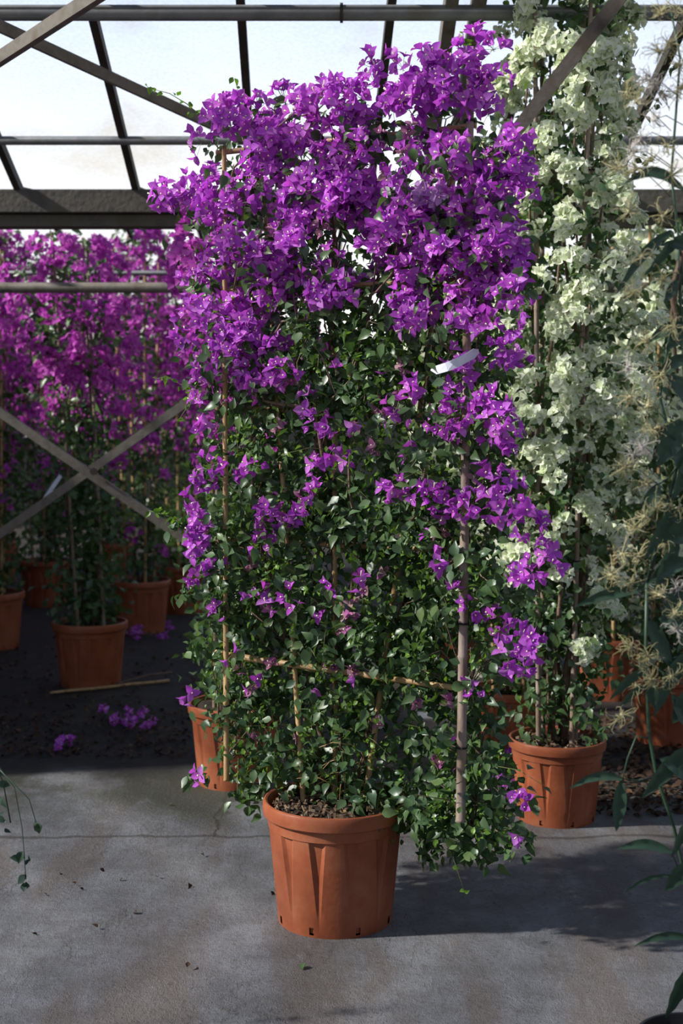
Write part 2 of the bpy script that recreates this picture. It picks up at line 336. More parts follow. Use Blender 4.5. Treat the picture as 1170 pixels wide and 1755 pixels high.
    c = mix(math_('MULTIPLY', moss, 0.8), c, (0.055, 0.058, 0.03))
    soil = smooth(math_('ADD', Y, math_('MULTIPLY', math_('SUBTRACT', noise(1.7, 6), 0.5), 0.9)), 5.75, 6.05)
    sn = ramp(nt, [(0.35, (0.020, 0.018, 0.018)), (0.65, (0.05, 0.042, 0.036))]); L(noise(6, 8, 0.7), sn.inputs[0])
    c = mix(soil, c, sn.outputs[0])
    b = N(nt, 'ShaderNodeBsdfPrincipled', Roughness=0.72); b.inputs['Specular IOR Level'].default_value = 0.35; L(c, b.inputs['Base Color'])
    hsum = math_('ADD', math_('MULTIPLY', fine, 0.6), math_('ADD', math_('MULTIPLY', mid, 1.2), math_('MULTIPLY', grit, 0.25)))
    bu = N(nt, 'ShaderNodeBump', Strength=1.0, Distance=0.022); L(hsum, bu.inputs['Height']); L(bu.outputs[0], b.inputs['Normal'])
    o = nt.nodes.new('ShaderNodeOutputMaterial'); L(b.outputs[0], o.inputs[0]); return m
M['floor'] = floor_mat()

# ------------------------------------------------------------------ setting: floor, walls, roof
def struct(o): o['kind'] = 'structure'; return o
mb = MB(); mb.box((0, -4, -0.05), (0, 20, -0.05), 18, 0.1); struct(mb.build('floor', M['floor']))
mb = MB(); mb.box((-9, 19.6, 1.4), (9, 19.6, 1.4), 0.1, 2.8); struct(mb.build('wall_back', M['wall']))
mb = MB(); mb.box((9, -4, 1.4), (9, 20, 1.4), 0.1, 2.8); struct(mb.build('wall_right', M['wall']))
mb = MB(); mb.box((-9, -4, 1.4), (-9, 20, 1.4), 0.1, 2.8); struct(mb.build('wall_left_added', M['wall']))  # opaque wall out of view, added to keep low sky light off the plants
mb = MB(); mb.box((-9, -4, 1.4), (9, -4, 1.4), 0.1, 2.8); struct(mb.build('wall_front_added', M['wall']))  # unseen wall behind the camera, added to darken the ambient light
mb = MB()  # invented off-frame partition, added to block sun from the back-left plants and ground
for wx, y0, y1 in ((-3.35, 5.5, 9.4), (-4.4, 9.4, 14.6)):
    mb.box((wx, y0, 1.28), (wx, y1, 1.28), 0.05, 2.56); mb.box((wx + .03, y0, 2.57), (wx + .03, y1, 2.57), 0.09, 0.05)
    for k in range(9): mb.box((wx + .04, y0 + .04 + k * (y1 - y0 - .1) / 8, 0), (wx + .04, y0 + .04 + k * (y1 - y0 - .1) / 8, 2.59), 0.06, 0.05, up=(0, 1, 0))
mb.box((-4.4, 9.4, 1.28), (-3.35, 9.4, 1.28), 0.05, 2.56)
struct(mb.build('wall_added_for_shade', M['wall']))
GUT = [-9.0, -1.0, 7.0, 15.0]; ZG = 2.80; SL = 0.325; RIDGE = ZG + SL * 4
def zroof(y):
    if y > 7.0: return ZG + 0.125 * min(y - 7, 15 - y)
    k = (y + 1.0) % 8.0; return ZG + SL * min(k, 8 - k)
XB = [-1.045 + 0.613 * k for k in range(-11, 13)]
def roof(y0, y1, n, glazed=True):
    mb = MB()
    for i in range(len(XB) - 1):
        x0, x1 = XB[i], XB[i + 1]
        mb.add([(x0, y0, zroof(y0) + .03), (x1, y0, zroof(y0) + .03), (x1, y1, zroof(y1) + .03), (x0, y1, zroof(y1) + .03)], [(0, 1, 2, 3)])
    g = mb.build('ceiling_glass', M['glass']); struct(g)
    mb = MB()
    for x in XB: mb.box((x + .034 * (7 - y0) - .03, y0, zroof(y0)), (x + .034 * (7 - y1) - .03, y1, zroof(y1)), 0.035, 0.05)
    struct(mb.build('trim_%d' % n, M['dark']))
roof(7.0 - 1e-4, 3.0, 1); roof(3.0, -1.0, 2); roof(7.0, 11.0, 3); roof(15.0 - 1e-4, 11.0, 4)
bpy.data.objects['ceiling_glass'].name = 'ceiling'
# gutter beams over the posts
def gutter(y, name):
    mb = MB(); mb.box((-7.8, y, 2.735), (7.8, y, 2.735), 0.14, 0.10); mb.box((-7.8, y - .055, 2.792), (7.8, y - .055, 2.792), 0.03, 0.018)
    mb.box((-7.8, y + .05, 2.645), (7.8, y + .05, 2.655), 0.12, 0.06)
    return mb.build(name, M['beam'])
tag(gutter(7.0, 'gutter_beam'), 'thick dark concrete gutter beam running across above the plants', 'beam')
def rail(name, a, b, r, mat, label, cat='pipe', seg=14, brackets=0):
    e = empty(name, (Vector(a) + Vector(b)) / 2); L_ = e.location.copy()
    mb = MB(); mb.tube([Vector(a) - L_, Vector(b) - L_], r, seg); mb.build('pipe', mat, e, True)
    for k in range(brackets):
        q = (Vector(a) - L_).lerp(Vector(b) - L_, (k + 0.5) / brackets); mb = MB(); mb.tube([q + Vector((-.006, 0, 0)), q + Vector((.006, 0, 0))], r * 1.25, seg); mb.build('clamp', M['dark'], e, True)
    return tag(e, label, cat)
z = P(0, 241, 6.45).z; rail('purlin_pipe', (-7.2, 6.45, z), (7.2, 6.45, z), 0.021, M['steel'], 'thin grey round pipe under the glass panes just above the gutter beam')
z = P(0, 493, 6.86).z; rail('support_pipe', (-7.2, 6.86, z), (7.2, 6.86, z), 0.027, M['rust'], 'thick olive grey pipe crossing below the gutter beam')
z = P(0, 468, 9.0).z; rail('support_pipe', (-7.2, 9.0, z), (7.2, 9.0, z), 0.016, M['steel'], 'thin pale pipe behind the nearest magenta plant, just above the thicker pipe')
z = P(0, 22, 5.35).z; rail('purlin_tube', (-7.2, 5.35, z), (7.2, 5.35, z), 0.031, M['steel'], 'grey steel tube along the top edge of the view under the roof', brackets=7)
mb = MB(); mb.box((-7.2, 5.25, z + 0.075), (7.2, 5.25, z + 0.075), 0.10, 0.06); tag(mb.build('purlin_beam', M['dark']), 'dark flat beam directly above the grey steel tube at the top', 'beam')
# posts with their roof rafters and braces
PX = [P(-430, 700, 7.0).x, P(745, 700, 7.0).x, P(1920, 700, 7.0).x]
for i, (x, lab) in enumerate(zip(PX[1:2], ['grey steel post hidden mostly behind the tall magenta plant'])):
    mb = MB(); mb.box((x, 7.0, 0), (x, 7.0, 2.60), 0.07, 0.07, up=(0, 1, 0)); mb.box((x, 7.0, 0), (x, 7.0, 0.012), 0.16, 0.16, up=(0, 1, 0)); tag(mb.build('steel_post', M['steel']), lab, 'post')
mb = MB()
for dx in (-0.06, 0.05): mb.box((PX[1] + dx, 6.93, zroof(6.93) - .06), (PX[1] + dx, 3.0, zroof(3.0) - .06), 0.05, 0.10)
tag(mb.build('double_rafter', M['rust']), 'double brown rafter rising from the post top to the roof ridge behind the flower tops', 'rafter')
def brace(a, b, w, mat, label, name='diagonal_brace'):
    mb = MB(); mb.box(a, b, w, w * 0.75, up=(0, -1, 0)); return tag(mb.build(name, mat), label, 'brace')
brace((PX[0], 6.93, P(0, 398, 6.93).z), (PX[1] - .05, 6.93, 0.09), 0.045, M['rust'], 'grey brace of the low cross running down from upper left to lower right')
brace((PX[0], 6.98, 0.07), (PX[1] - .05, 6.98, P(0, 400, 6.98).z), 0.045, M['rust'], 'brown brace of the low cross rising from lower left to upper right')
mb = MB(); q = P(160, 808, 6.88); mb.tube([q, q + Vector((0, 0.02, 0))], 0.02, 8); tag(mb.build('bolt', M['dark']), 'round bolt where the two low cross braces meet', 'bolt')
def through(p1, d1, p2, d2, t0, t1):
    a = P(*p1, d1); b = P(*p2, d2); return a.lerp(b, t0), a.lerp(b, t1)
a, b = through((350, 207), 6.0, (0, 45), 5.2, -0.9, 1.25); brace(a, b, 0.043, M['rust'], 'roof brace sloping down from the upper left corner behind the magenta flower tops')
a, b = through((0, 100), 4.9, (172, -12), 4.4, -0.5, 1.4); brace(a, b, 0.043, M['rust'], 'roof brace in the upper left corner crossing in front of another brace')
a, b = through((890, 217), 4.75, (1062, -5), 4.3, -0.35, 1.4); brace(a, b, 0.046, M['rust'], 'brown square brace crossing in front of the white flowers at the top')

# ------------------------------------------------------------------ pots
def pot_mesh(mb, R=0.233, H=0.395, flutes=12, holes=True):
    """tapered nursery pot: rolled rim, collar and narrow triangular flutes that fade towards the foot"""
    rb = R * 0.79; rt = R * 0.945; rows = []
    def rad(z): return rb + (rt - rb) * (z / H)
    zs = [0.0, 0.008, 0.032] + [0.032 + (H * 0.785 - 0.032) * k / 9 for k in range(1, 10)]
    K = 10; S = flutes * K; verts = []
    # each sector: groove occupies |u|<w(z), groove points 0..4, plain points 5..9
    def ring(z, r, w, dep):
        out_ = []
        for s in range(flutes):
            c = 2 * PI * (s + 0.5) / flutes; half = PI / flutes
            us = [-w, -w * 0.5, 0.0, w * 0.5, w, ] + [w + (2 - 2 * w) * q / 6 for q in range(1, 6)]
            ds = [0, 0.62, 1.0, 0.62, 0, 0, 0, 0, 0, 0]
            for u, d in zip(us, ds):
                th = c + u * half; rr = r - dep * d; out_.append((rr * math.cos(th), rr * math.sin(th), z))
        return out_
    zt = H * 0.785
    rings = []
    for z in zs:
        t = max(0, min(1, (z - 0.03) / (zt - 0.03))); rings.append(ring(z, rad(z), 0.07 + 0.43 * t, 0.017 * t ** 1.0))
    rings.append(ring(zt + 0.002, rad(zt) + 0.003, 0.50, 0.0))
    ang = [math.atan2((a[1] + b[1]), (a[0] + b[0])) % (2 * PI) for a, b in zip(rings[0], rings[0][1:] + rings[0][:1])]
    hole = [min(abs((t - PI / 8) % (PI / 4)), PI / 4 - abs((t - PI / 8) % (PI / 4))) < math.radians(2.6) for t in ang]
    for z, r in [(H * 0.84, rad(H) * 0.985), (H * 0.872, rad(H) * 0.992), (H * 0.876, R * 0.972), (H * 0.888, R * 0.992), (H * 0.93, R), (H * 0.975, R * 0.998), (H * 0.993, R * 0.985), (H, R * 0.96), (H * 0.993, R * 0.935), (H * 0.96, R * 0.92), (H * 0.70, R * 0.86), (H * 0.3, R * .80), (0.012, R * 0.77)]:
        rings.append(ring(z, r, 0.50, 0.0))
    V = [p for r in rings for p in r]; Fc = []
    for i in range(len(rings) - 1):
        for k in range(S):
            if holes and i == 1 and hole[k]: continue
            Fc.append((i * S + k, i * S + (k + 1) % S, (i + 1) * S + (k + 1) % S, (i + 1) * S + k))
    Fc.append(tuple(range(S))[::-1]); Fc.append(tuple((len(rings) - 1) * S + k for k in range(S)))
    mb.add(V, Fc)
def auto_smooth(o, ang=0.6):
    me = o.data; me.polygons.foreach_set('use_smooth', np.full(len(me.polygons), True)); me.set_sharp_from_angle(angle=ang)
mb = MB(); pot_mesh(mb, 0.233, 0.395); POT = mb.mesh('pot', M['pot'], True); POT.set_sharp_from_angle(angle=0.45)
def pot_obj(parent, s=1.0, rz=0.0, mesh=None):
    o = bpy.data.objects.new('pot', mesh or POT); C.objects.link(o); o.parent = parent; o.scale = (s, s, s); o.rotation_euler = (0, 0, rz); return o
def soil_part(parent, s, chips, rim=0.395, R=0.233):
    mb = MB(); n = 28; V = []
    zz = (rim * 0.93) * s
    for i in range(9):
        for k in range(n):
            r = R * 0.915 * s * i / 8; t = 2 * PI * k / n
            V.append((r * math.cos(t), r * math.sin(t), zz + (0.012 * math.sin(r * 40 + 3 * t) + rng.uniform(-.004, .004)) * s - 0.01 * (i == 8)))
    mb.add(V, [(i * n + k, i * n + (k + 1) % n, (i + 1) * n + (k + 1) % n, (i + 1) * n + k) for i in range(8) for k in range(n)])
    mb.build('soil', M['soil'], parent, True)
    if chips:
        mb = MB(); r = R * 0.88 * s * np.sqrt(rng.uniform(0, 1, chips)); t = rng.uniform(0, 2 * PI, chips)
        pos = np.stack([r * np.cos(t), r * np.sin(t), np.full(chips, zz + 0.008 * s) + rng.uniform(0, .014, chips)], 1)
        bx = np.array([(x, y, z_) for x in (-.5, .5) for y in (-.3, .3) for z_ in (-.12, .12)]); q = np.array([(0, 1, 3, 2), (4, 6, 7, 5), (0, 4, 5, 1), (2, 3, 7, 6), (0, 2, 6, 4), (1, 5, 7, 3)])
        mb.batch((bx, q, np.zeros(6, int)), pos, frames(rand_unit(chips) + np.array([0, 0, .8]), rand_unit(chips)), rng.uniform(.008, .022, chips))
        o = mb.build('bark_mulch', M['chip'], parent); o['kind'] = 'stuff'
def cane(parent, a, b, r, mat, nodes=None, seg=12, ties=0, name='bamboo_cane', label=None):
    a, b = Vector(a), Vector(b); L_ = (b - a).length; n = nodes or max(2, int(L_ / 0.24)); pts, rad = [], []
    for i in range(n + 1):
        t = i / n; taper = 1 - 0.22 * t
        for dt, k in ((-0.006, 1.0), (0.0, 1.16), (0.006, 0.98)):
            tt = t + dt / L_
            if -0.001 < tt < 1.001: pts.append(a.lerp(b, tt)); rad.append(r * k * taper)
    mb = MB(); mb.tube(pts, rad, seg); o = mb.build(name, mat, parent, True)
    if label: o['label'] = label
    for i in range(ties):
        t = (i + 0.6) / ties; q = a.lerp(b, t); d = (b - a).normalized() * 0.003; mb = MB(); mb.tube([q - d, q + d], r * 1.25, 8)
        nb = (b - a).orthogonal().normalized(); mb.tube([q, q + nb * r * 1.3, q + nb * r * 2.2 + d * 2], 0.0015, 4); mb.build('tie', M['tie'], o)
    return o

# ------------------------------------------------------------------ main bougainvillea (trellised)
BASE = P(574, 1577, 4.15); BASE.z = 0
main = empty('potted_bougainvillea', BASE)
tag(main, 'tall magenta bougainvillea trained flat on a bamboo frame in the nearest terracotta pot', 'plant')
pot_obj(main, 1.0, 0.0); soil_part(main, 1.0, 420)
def Q(px, py, off=0.0):
    """point of the frame's plane seen at px, py; off>0 = towards the back"""
    d = 4.40 - (px - 385) / 405 * 0.40; d = min(4.5, max(3.88, d)); return P(px, py, d + off) - BASE
def Qv(pxs, pys, offs): return np.array([tuple(Q(a, b, c)) for a, b, c in zip(pxs, pys, offs)])
# canes
cane(main, Q(388, 1338, -.10), Q(384, 250, -.05), 0.0098, M['bamboo'], ties=5, label='slender tan upright cane')
cane(main, Q(789, 1408, -.15), Q(806, 120, -.04), 0.0150, M['gbamboo'], ties=6, label='thick grey weathered upright cane')
S0 = Vector((-0.10, 0.02, 0.33)); cane(main, S0, Q(452, 330, .06), 0.009, M['bamboo'], label='slanting cane rising from the soil')
cane(main, Vector((0.09, 0.0, 0.33)), Q(775, 300, .12), 0.010, M['bamboo'], label='slanting cane rising from the soil')
cane(main, Vector((0.0, 0.06, 0.33)), Q(572, 290, .08), 0.009, M['bamboo'])
cane(main, Q(370, 1120, -.06), Q(800, 1182, -.06), 0.0115, M['bamboo'], label='low horizontal crossbar')
cane(main, Q(375, 925, .03), Q(812, 945, .03), 0.0095, M['bamboo']); cane(main, Q(372, 700, .03), Q(815, 712, .03), 0.010, M['bamboo'])
cane(main, Q(370, 500, .02), Q(815, 478, .02), 0.009, M['bamboo']); cane(main, Q(372, 262, .02), Q(815, 215, .02), 0.009, M['bamboo'])
cane(main, Vector((-.02, -.02, .355)), Q(720, 1390, .0), 0.011, M['bamboo'], label='short pale cane lying low over the pot rim')
# silhouette rows: y, left, right
ROWS = np.array([(95, 800, 845), (122, 690, 850), (150, 610, 852), (188, 400, 852), (205, 368, 850), (222, 355, 855), (262, 345, 890), (300, 342, 910), (330, 340, 905), (380, 335, 875), (420, 328, 890), (480, 318, 905), (520, 312, 900), (560, 315, 850), (600, 320, 840), (650, 345, 850), (700, 352, 865), (780, 348, 860), (850, 340, 880), (900, 338, 880), (950, 340, 870), (1000, 342, 870), (1050, 335, 875), (1100, 345, 880), (1150, 345, 870), (1200, 365, 860), (1250, 372, 860), (1300, 372, 860), (1340, 390, 870), (1375, 470, 890), (1400, 700, 895), (1440, 720, 895), (1470, 790, 830)], float)
def edge(y): return np.interp(y, ROWS[:, 0], ROWS[:, 1]), np.interp(y, ROWS[:, 0], ROWS[:, 2])
def sample(n, y0, y1, inset=0, keep=None):
    out_ = []
    while len(out_) < n:
        y = rng.uniform(y0, y1); l, r = edge(y); x = rng.uniform(335, 905)
        if x < l + inset or x > r - inset: continue
        if keep is not None and rng.uniform() > keep(x, y): continue
        out_.append((x, y))
    return np.array(out_)
# woody stems
stems = MB()
STEMS = [([(575, 1392), (568, 1310), (542, 1245), (530, 1180), (533, 1080), (545, 960), (548, 880), (540, 760), (560, 640), (575, 500), (570, 380), (590, 250)], .0085, .02),
 ([(582, 1392), (585, 1300), (578, 1150), (575, 1020), (570, 900), (558, 800), (555, 700), (600, 620), (640, 500), (700, 360), (790, 200)], .0075, .05),
 ([(560, 1392), (545, 1300), (510, 1200), (480, 1050), (440, 900), (430, 760), (410, 600), (400, 420), (420, 250)], .0065, .0),
 ([(590, 1390), (620, 1300), (650, 1180), (690, 1020), (700, 880), (720, 760), (740, 600), (800, 450), (860, 300)], .0065, .04),
 ([(555, 800), (545, 700), (452, 690), (450, 600), (480, 555), (560, 540), (640, 505), (700, 430)], .0065, -.07),
 ([(575, 1180), (570, 1120), (600, 1040), (610, 930), (600, 800), (610, 700), (625, 560), (640, 450), (610, 320)], .006, -.02),
 ([(720, 880), (730, 800), (735, 720), (640, 730), (610, 690)], .005, -.06),
 ([(560, 690), (600, 650), (625, 560)], .005, -.08), ([(380, 330), (420, 270), (500, 200), (560, 180), (640, 200)], .004, -.10), ([(400, 500), (412, 380), (430, 250), (470, 230)], .0035, -.12),
 ([(812, 560), (815, 640), (822, 760), (838, 900), (822, 950), (800, 960)], .0028, -.03),
 ([(805, 1180), (818, 1290), (812, 1420)], .003, 0.), ([(393, 1290), (380, 1240), (383, 1310)], .003, -.02)]
STP = []
for pts, r, off in STEMS:
    pp = []
    for i in range(len(pts) - 1):
        for k in range(3):
            t = k / 3; px = pts[i][0] * (1 - t) + pts[i + 1][0] * t; py = pts[i][1] * (1 - t) + pts[i + 1][1] * t
            pp.append(Q(px, py, off) + Vector(rng.normal(0, .005, 3)))
    pp.append(Q(*pts[-1], off))
    if pts[0][1] > 1385: pp[0] = Vector(((pts[0][0] - 574) * .0018, 0.0, .33))
    stems.tube(pp, [r * (1 - .65 * i / len(pp)) for i in range(len(pp))], 7); STP += [tuple(p) for p in pp]
STP = np.array(STP)
# leafy shoots
def leaf_keep(x, y): return 1.0 if y > 560 else (0.65 if y > 330 else 0.35)
cl = sample(1050, 175, 1475, 8, leaf_keep)
lc = Qv(cl[:, 0], cl[:, 1], rng.normal(0.02, 0.085, len(cl)))
fol = MB(); put_leaves(fol, lc, 13, 0.036, 0.042)
# fringes that hang free of the outline
fr = []
for (x, y, dx, dy, n) in [(345, 1320, -25, 18, 5), (430, 1360, -10, 20, 4), (330, 1010, -30, 10, 5), (325, 880, -35, 30, 4), (350, 640, -40, 20, 3), (820, 1440, 0, 40, 6), (730, 1440, 10, 40, 6), (880, 1420, 20, 20, 5), (780, 1430, 5, 30, 4), (870, 1000, 40, 10, 4), (860, 1060, 40, -10, 4), (760, 1400, -10, 30, 4), (560, 1385, 5, 10, 5), (600, 1380, 20, 8, 4), (640, 1382, 10, 10, 3), (520, 1378, 0, 4, 3), (350, 1100, -30, 20, 4)]:
    for k in range(n): fr.append(tuple(Q(x + dx * k / n, y + dy * k / n, -.04)))
put_leaves(fol, fr, 5, 0.018, 0.038); 
fo = fol.build('foliage', M['leaf'], main, True)
yng = MB(); cy = sample(400, 420, 1450, 4, leaf_keep); put_leaves(yng, Qv(cy[:, 0], cy[:, 1], rng.normal(-.09, .04, len(cy))), 5, 0.014, 0.020, T=LEAVES, bias=(-.2, -.4, .5))
# upright tips over the top
tips = MB()
def sprig(mbs, mbl, pts, n, size, r=0.0015):
    pts = [Vector(p) for p in pts]; mbs.tube(pts, [r * (1 - .6 * i / len(pts)) for i in range(len(pts))], 5)
    c = []
    for k in range(n):
        t = (k + .8) / n * (len(pts) - 1); i = min(int(t), len(pts) - 2); c.append(tuple(pts[i].lerp(pts[i + 1], t - i)))
    put_leaves(mbl, c, 2, 0.009, size, jit=1.0, bias=(-.1, -.5, .3))
sprig(tips, yng, [Q(345, 200, 0), Q(320, 178, -.02), Q(290, 160, -.04), Q(250, 150, -.04)], 8, 0.026, .002)
sprig(tips, yng, [Q(410, 190), Q(408, 160), Q(405, 140)], 4, 0.024)
sprig(tips, yng, [Q(800, 110), Q(795, 70), Q(792, 55)], 4, 0.028)
sprig(tips, yng, [Q(350, 680), Q(320, 665), Q(285, 645), Q(265, 650)], 7, 0.026)
sprig(tips, yng, [Q(350, 930), Q(320, 905), Q(290, 885), Q(255, 875)], 8, 0.026)
sprig(tips, yng, [Q(380, 790), Q(350, 800), Q(333, 803)], 2, 0.02)
for k in range(60):
    x, y = sample(1, 500, 1440)[0]; a = Q(x, y, -.08); d = Vector(rng.normal(0, 1, 3)); d.y = -abs(d.y) * .4 - .2; d = d.normalized() * rng.uniform(.08, .2)
    sprig(tips, yng, [a, a + d * .5 + Vector((0, 0, .015)), a + d], 3, .02, .0013)
yo = yng.build('young_leaves', M['young'], main, True); yo['label'] = 'bright green young leaves'
# thin twigs joining shoots to the nearest stem
fsel = lc[rng.integers(0, len(lc), 430)]
for c in fsel:
    d = np.linalg.norm(STP - c + np.array([0, 0, .12]), axis=1); s_ = STP[np.argmin(d)]; a = Vector(s_); b = Vector(c); mid = (a + b) / 2 + Vector(rng.normal(0, .015, 3)) + Vector((0, -.01, .02))
    stems.tube([a, mid, b], [.0026, .002, .0012], 5, cap=False)
stems.build('stems', M['twig'], main, True); tips.build('shoots', M['gtwig'], main, True)['kind'] = 'stuff'
# bare pale twigs above the soil
tw = MB()
for k in range(26):
    a = Q(rng.uniform(520, 640), rng.uniform(1250, 1370), rng.uniform(-.1, .0)); d = Vector((rng.normal(0, .09), rng.normal(0, .03), rng.uniform(-.12, .05))); tw.tube([a, a + d * .5 + Vector((0, 0, .02)), a + d], [.0017, .0014, .0008], 5)
tw.build('bare_twigs', M['bamboo'], main, True)['kind'] = 'stuff'
# flower clusters
def fl_keep(x, y):
    lim = 655 if x < 500 else (575 if x < 700 else 560)
    if y > lim: return 0.0
    hole = 0.25 if (640 < x < 760 and 225 < y < 320) else 1.0
    if 440 < x < 650 and y > 500: hole *= 0.45
    if 600 < x < 800 and y > 430: hole *= 0.4
    if 420 < x < 560 and 330 < y < 420: hole *= .6
    return hole
dense = sample(225, 98, 655, 10, fl_keep)
CL = []
for x, y in dense: CL.append((x, y, rng.normal(-0.05, 0.07), rng.integers(7, 13), 1.0))
# full sprays on the outline
for x, y, n in [(845, 85, 9), (820, 75, 8), (740, 105, 7), (640, 118, 8), (555, 155, 4), (515, 165, 4), (690, 118, 4), (650, 128, 6), (800, 100, 8), (840, 130, 9), (780, 130, 9), (285, 335, 8), (300, 345, 8), (322, 325, 8), (315, 350, 7), (345, 245, 6), (330, 490, 7), (325, 545, 8), (320, 590, 8), (345, 440, 5), (360, 480, 6), (890, 240, 9), (880, 280, 10), (905, 310, 9), (890, 330, 9), (860, 350, 8), (870, 420, 9), (885, 450, 9), (850, 440, 9), (900, 505, 8), (880, 490, 6), (840, 500, 5), (880, 595, 9), (865, 600, 8), (885, 615, 5), (868, 632, 3), (350, 650, 6), (345, 690, 5), (355, 735, 4), (385, 190, 9), (400, 180, 8), (440, 190, 7), (370, 200, 7), (600, 180, 8), (620, 170, 8), (590, 210, 8)]:
    CL.append((x, y, rng.normal(-.06, .03), n, 1.0))
LOW = [(480, 640, 7), (500, 655, 6), (465, 655, 4), (530, 695, 5), (545, 738, 5), (560, 730, 3), (545, 795, 5), (600, 780, 4), (560, 785, 4), (715, 675, 6), (680, 700, 4), (675, 712, 3), (768, 715, 9), (785, 720, 9), (760, 735, 7), (790, 650, 8), (800, 640, 7), (840, 690, 7), (855, 725, 9), (865, 750, 9), (858, 780, 6), (848, 700, 7), (700, 745, 2), (705, 795, 2), (575, 640, 2), (672, 832, 5), (690, 838, 3), (710, 850, 2), (745, 855, 6), (760, 862, 6), (740, 828, 3), (800, 870, 5), (812, 858, 5), (850, 865, 8), (862, 880, 8), (868, 848, 5), (905, 880, 7), (900, 905, 6), (920, 895, 4), (540, 848, 5), (525, 862, 4), (465, 885, 6), (490, 892, 6), (505, 880, 4), (455, 900, 4), (435, 935, 4), (470, 930, 4), (440, 800, 4), (425, 812, 4), (395, 815, 2), (350, 830, 6), (360, 800, 5), (345, 860, 7), (352, 905, 9), (340, 925, 9), (345, 945, 8), (345, 985, 6), (370, 975, 4), (378, 1045, 4), (440, 1020, 3), (452, 1040, 2), (500, 1025, 3), (505, 1048, 2), (577, 1003, 3), (612, 996, 3), (750, 965, 3), (742, 928, 3), (775, 1015, 2), (810, 1050, 3), (800, 1040, 2), (850, 1060, 5), (862, 1075, 4), (900, 1105, 9), (915, 1110, 8), (890, 1135, 7), (870, 1120, 5), (905, 985, 6), (890, 990, 5), (935, 955, 5), (945, 975, 5), (328, 1190, 3), (810, 1165, 2), (818, 1198, 2), (615, 1155, 1), (437, 1172, 2), (345, 1325, 2), (352, 1345, 1), (545, 1170, 1), (880, 1375, 3), (895, 1390, 3), (893, 1430, 2), (605, 720, 1), (395, 1125, 2), (550, 1060, 1), (620, 905, 0), (835, 815, 4), (875, 830, 5), (800, 560, 7), (770, 610, 3), (700, 555, 5), (715, 545, 5), (645, 655, 1)]
for x, y, n in LOW:
    if n: CL.append((x, y, -.135 + rng.normal(0, .02), n + (n > 4), .95))
CL = [(x, y, o, int(n), s) for x, y, o, n, s in CL]
order = sorted(range(len(CL)), key=lambda i: (CL[i][3] < 4, CL[i][2]))
rest = MB()
for rank, i in enumerate(order):
    x, y, o, n, s = CL[i]; m = MB() if rank < 99 else rest
    sprd = 0.026 + 0.0032 * n
    put_flowers(m, [tuple(Q(x, y, o))], n, sprd, 0.034 * s, stalk=True)
    if rank < 99: m.build('flower_cluster', [M['bract'], M['core'], M['gtwig']], main, True)
o = rest.build('flower_clusters', [M['bract'], M['core'], M['gtwig']], main, True); o['kind'] = 'stuff'
mp_ = MB(); put_flowers(mp_, [tuple(Q(735, 335, -.13)), tuple(Q(755, 342, -.13)), tuple(Q(720, 345, -.13))], 7, .04, .034); o = mp_.build('flower_cluster', [M['bract_pale'], M['core']], main, True); o['label'] = 'pale pinkish white flower cluster'
mp_ = MB(); cs = [tuple(Q(x, y, -.1)) for x, y in [(655, 235), (690, 258), (665, 300), (760, 300), (550, 385), (700, 225), (470, 395), (560, 400)]] + [tuple(Q(x, y, -.08)) for x, y in sample(34, 620, 1380)]
put_flowers(mp_, cs, 3, .022, .026); o = mp_.build('faded_flowers', [M['bract_dry'], M['core']], main, True); o['label'] = 'dried pinkish brown bracts'; o['kind'] = 'stuff'

# white tag on the grey cane
def strip(mb, pts, w, up, th=0.0012):
    up = Vector(up).normalized(); V = []
    for i, p in enumerate(pts):
        d = (Vector(pts[min(i + 1, len(pts) - 1)]) - Vector(pts[max(i - 1, 0)])).normalized(); s_ = up.cross(d).normalized(); u2 = d.cross(s_)
        ww = w if not hasattr(w, '__len__') else w[i]
        for a, b in ((-1, -1), (1, -1), (1, 1), (-1, 1)): V.append(tuple(Vector(p) + u2 * (a * ww / 2) + s_ * (b * th / 2)))
    n = len(pts); Fc = [(i * 4 + k, i * 4 + (k + 1) % 4, i * 4 + 4 + (k + 1) % 4, i * 4 + 4 + k) for i in range(n - 1) for k in range(4)] + [(0, 3, 2, 1), tuple((n - 1) * 4 + k for k in range(4))]
    mb.add(V, Fc)
mb = MB(); pts = [Q(738, 634, -.19), Q(748, 634, -.20), Q(765, 629, -.205), Q(785, 621, -.19), Q(803, 611, -.16), Q(812, 606, -.135), Q(820, 602, -.11)]
strip(mb, pts, [.004, .026, .026, .026, .026, .03, .012], (0.1, 0, 1)); mb.build('plant_tag', M['tag'], main)['label'] = 'white plastic strip tag'

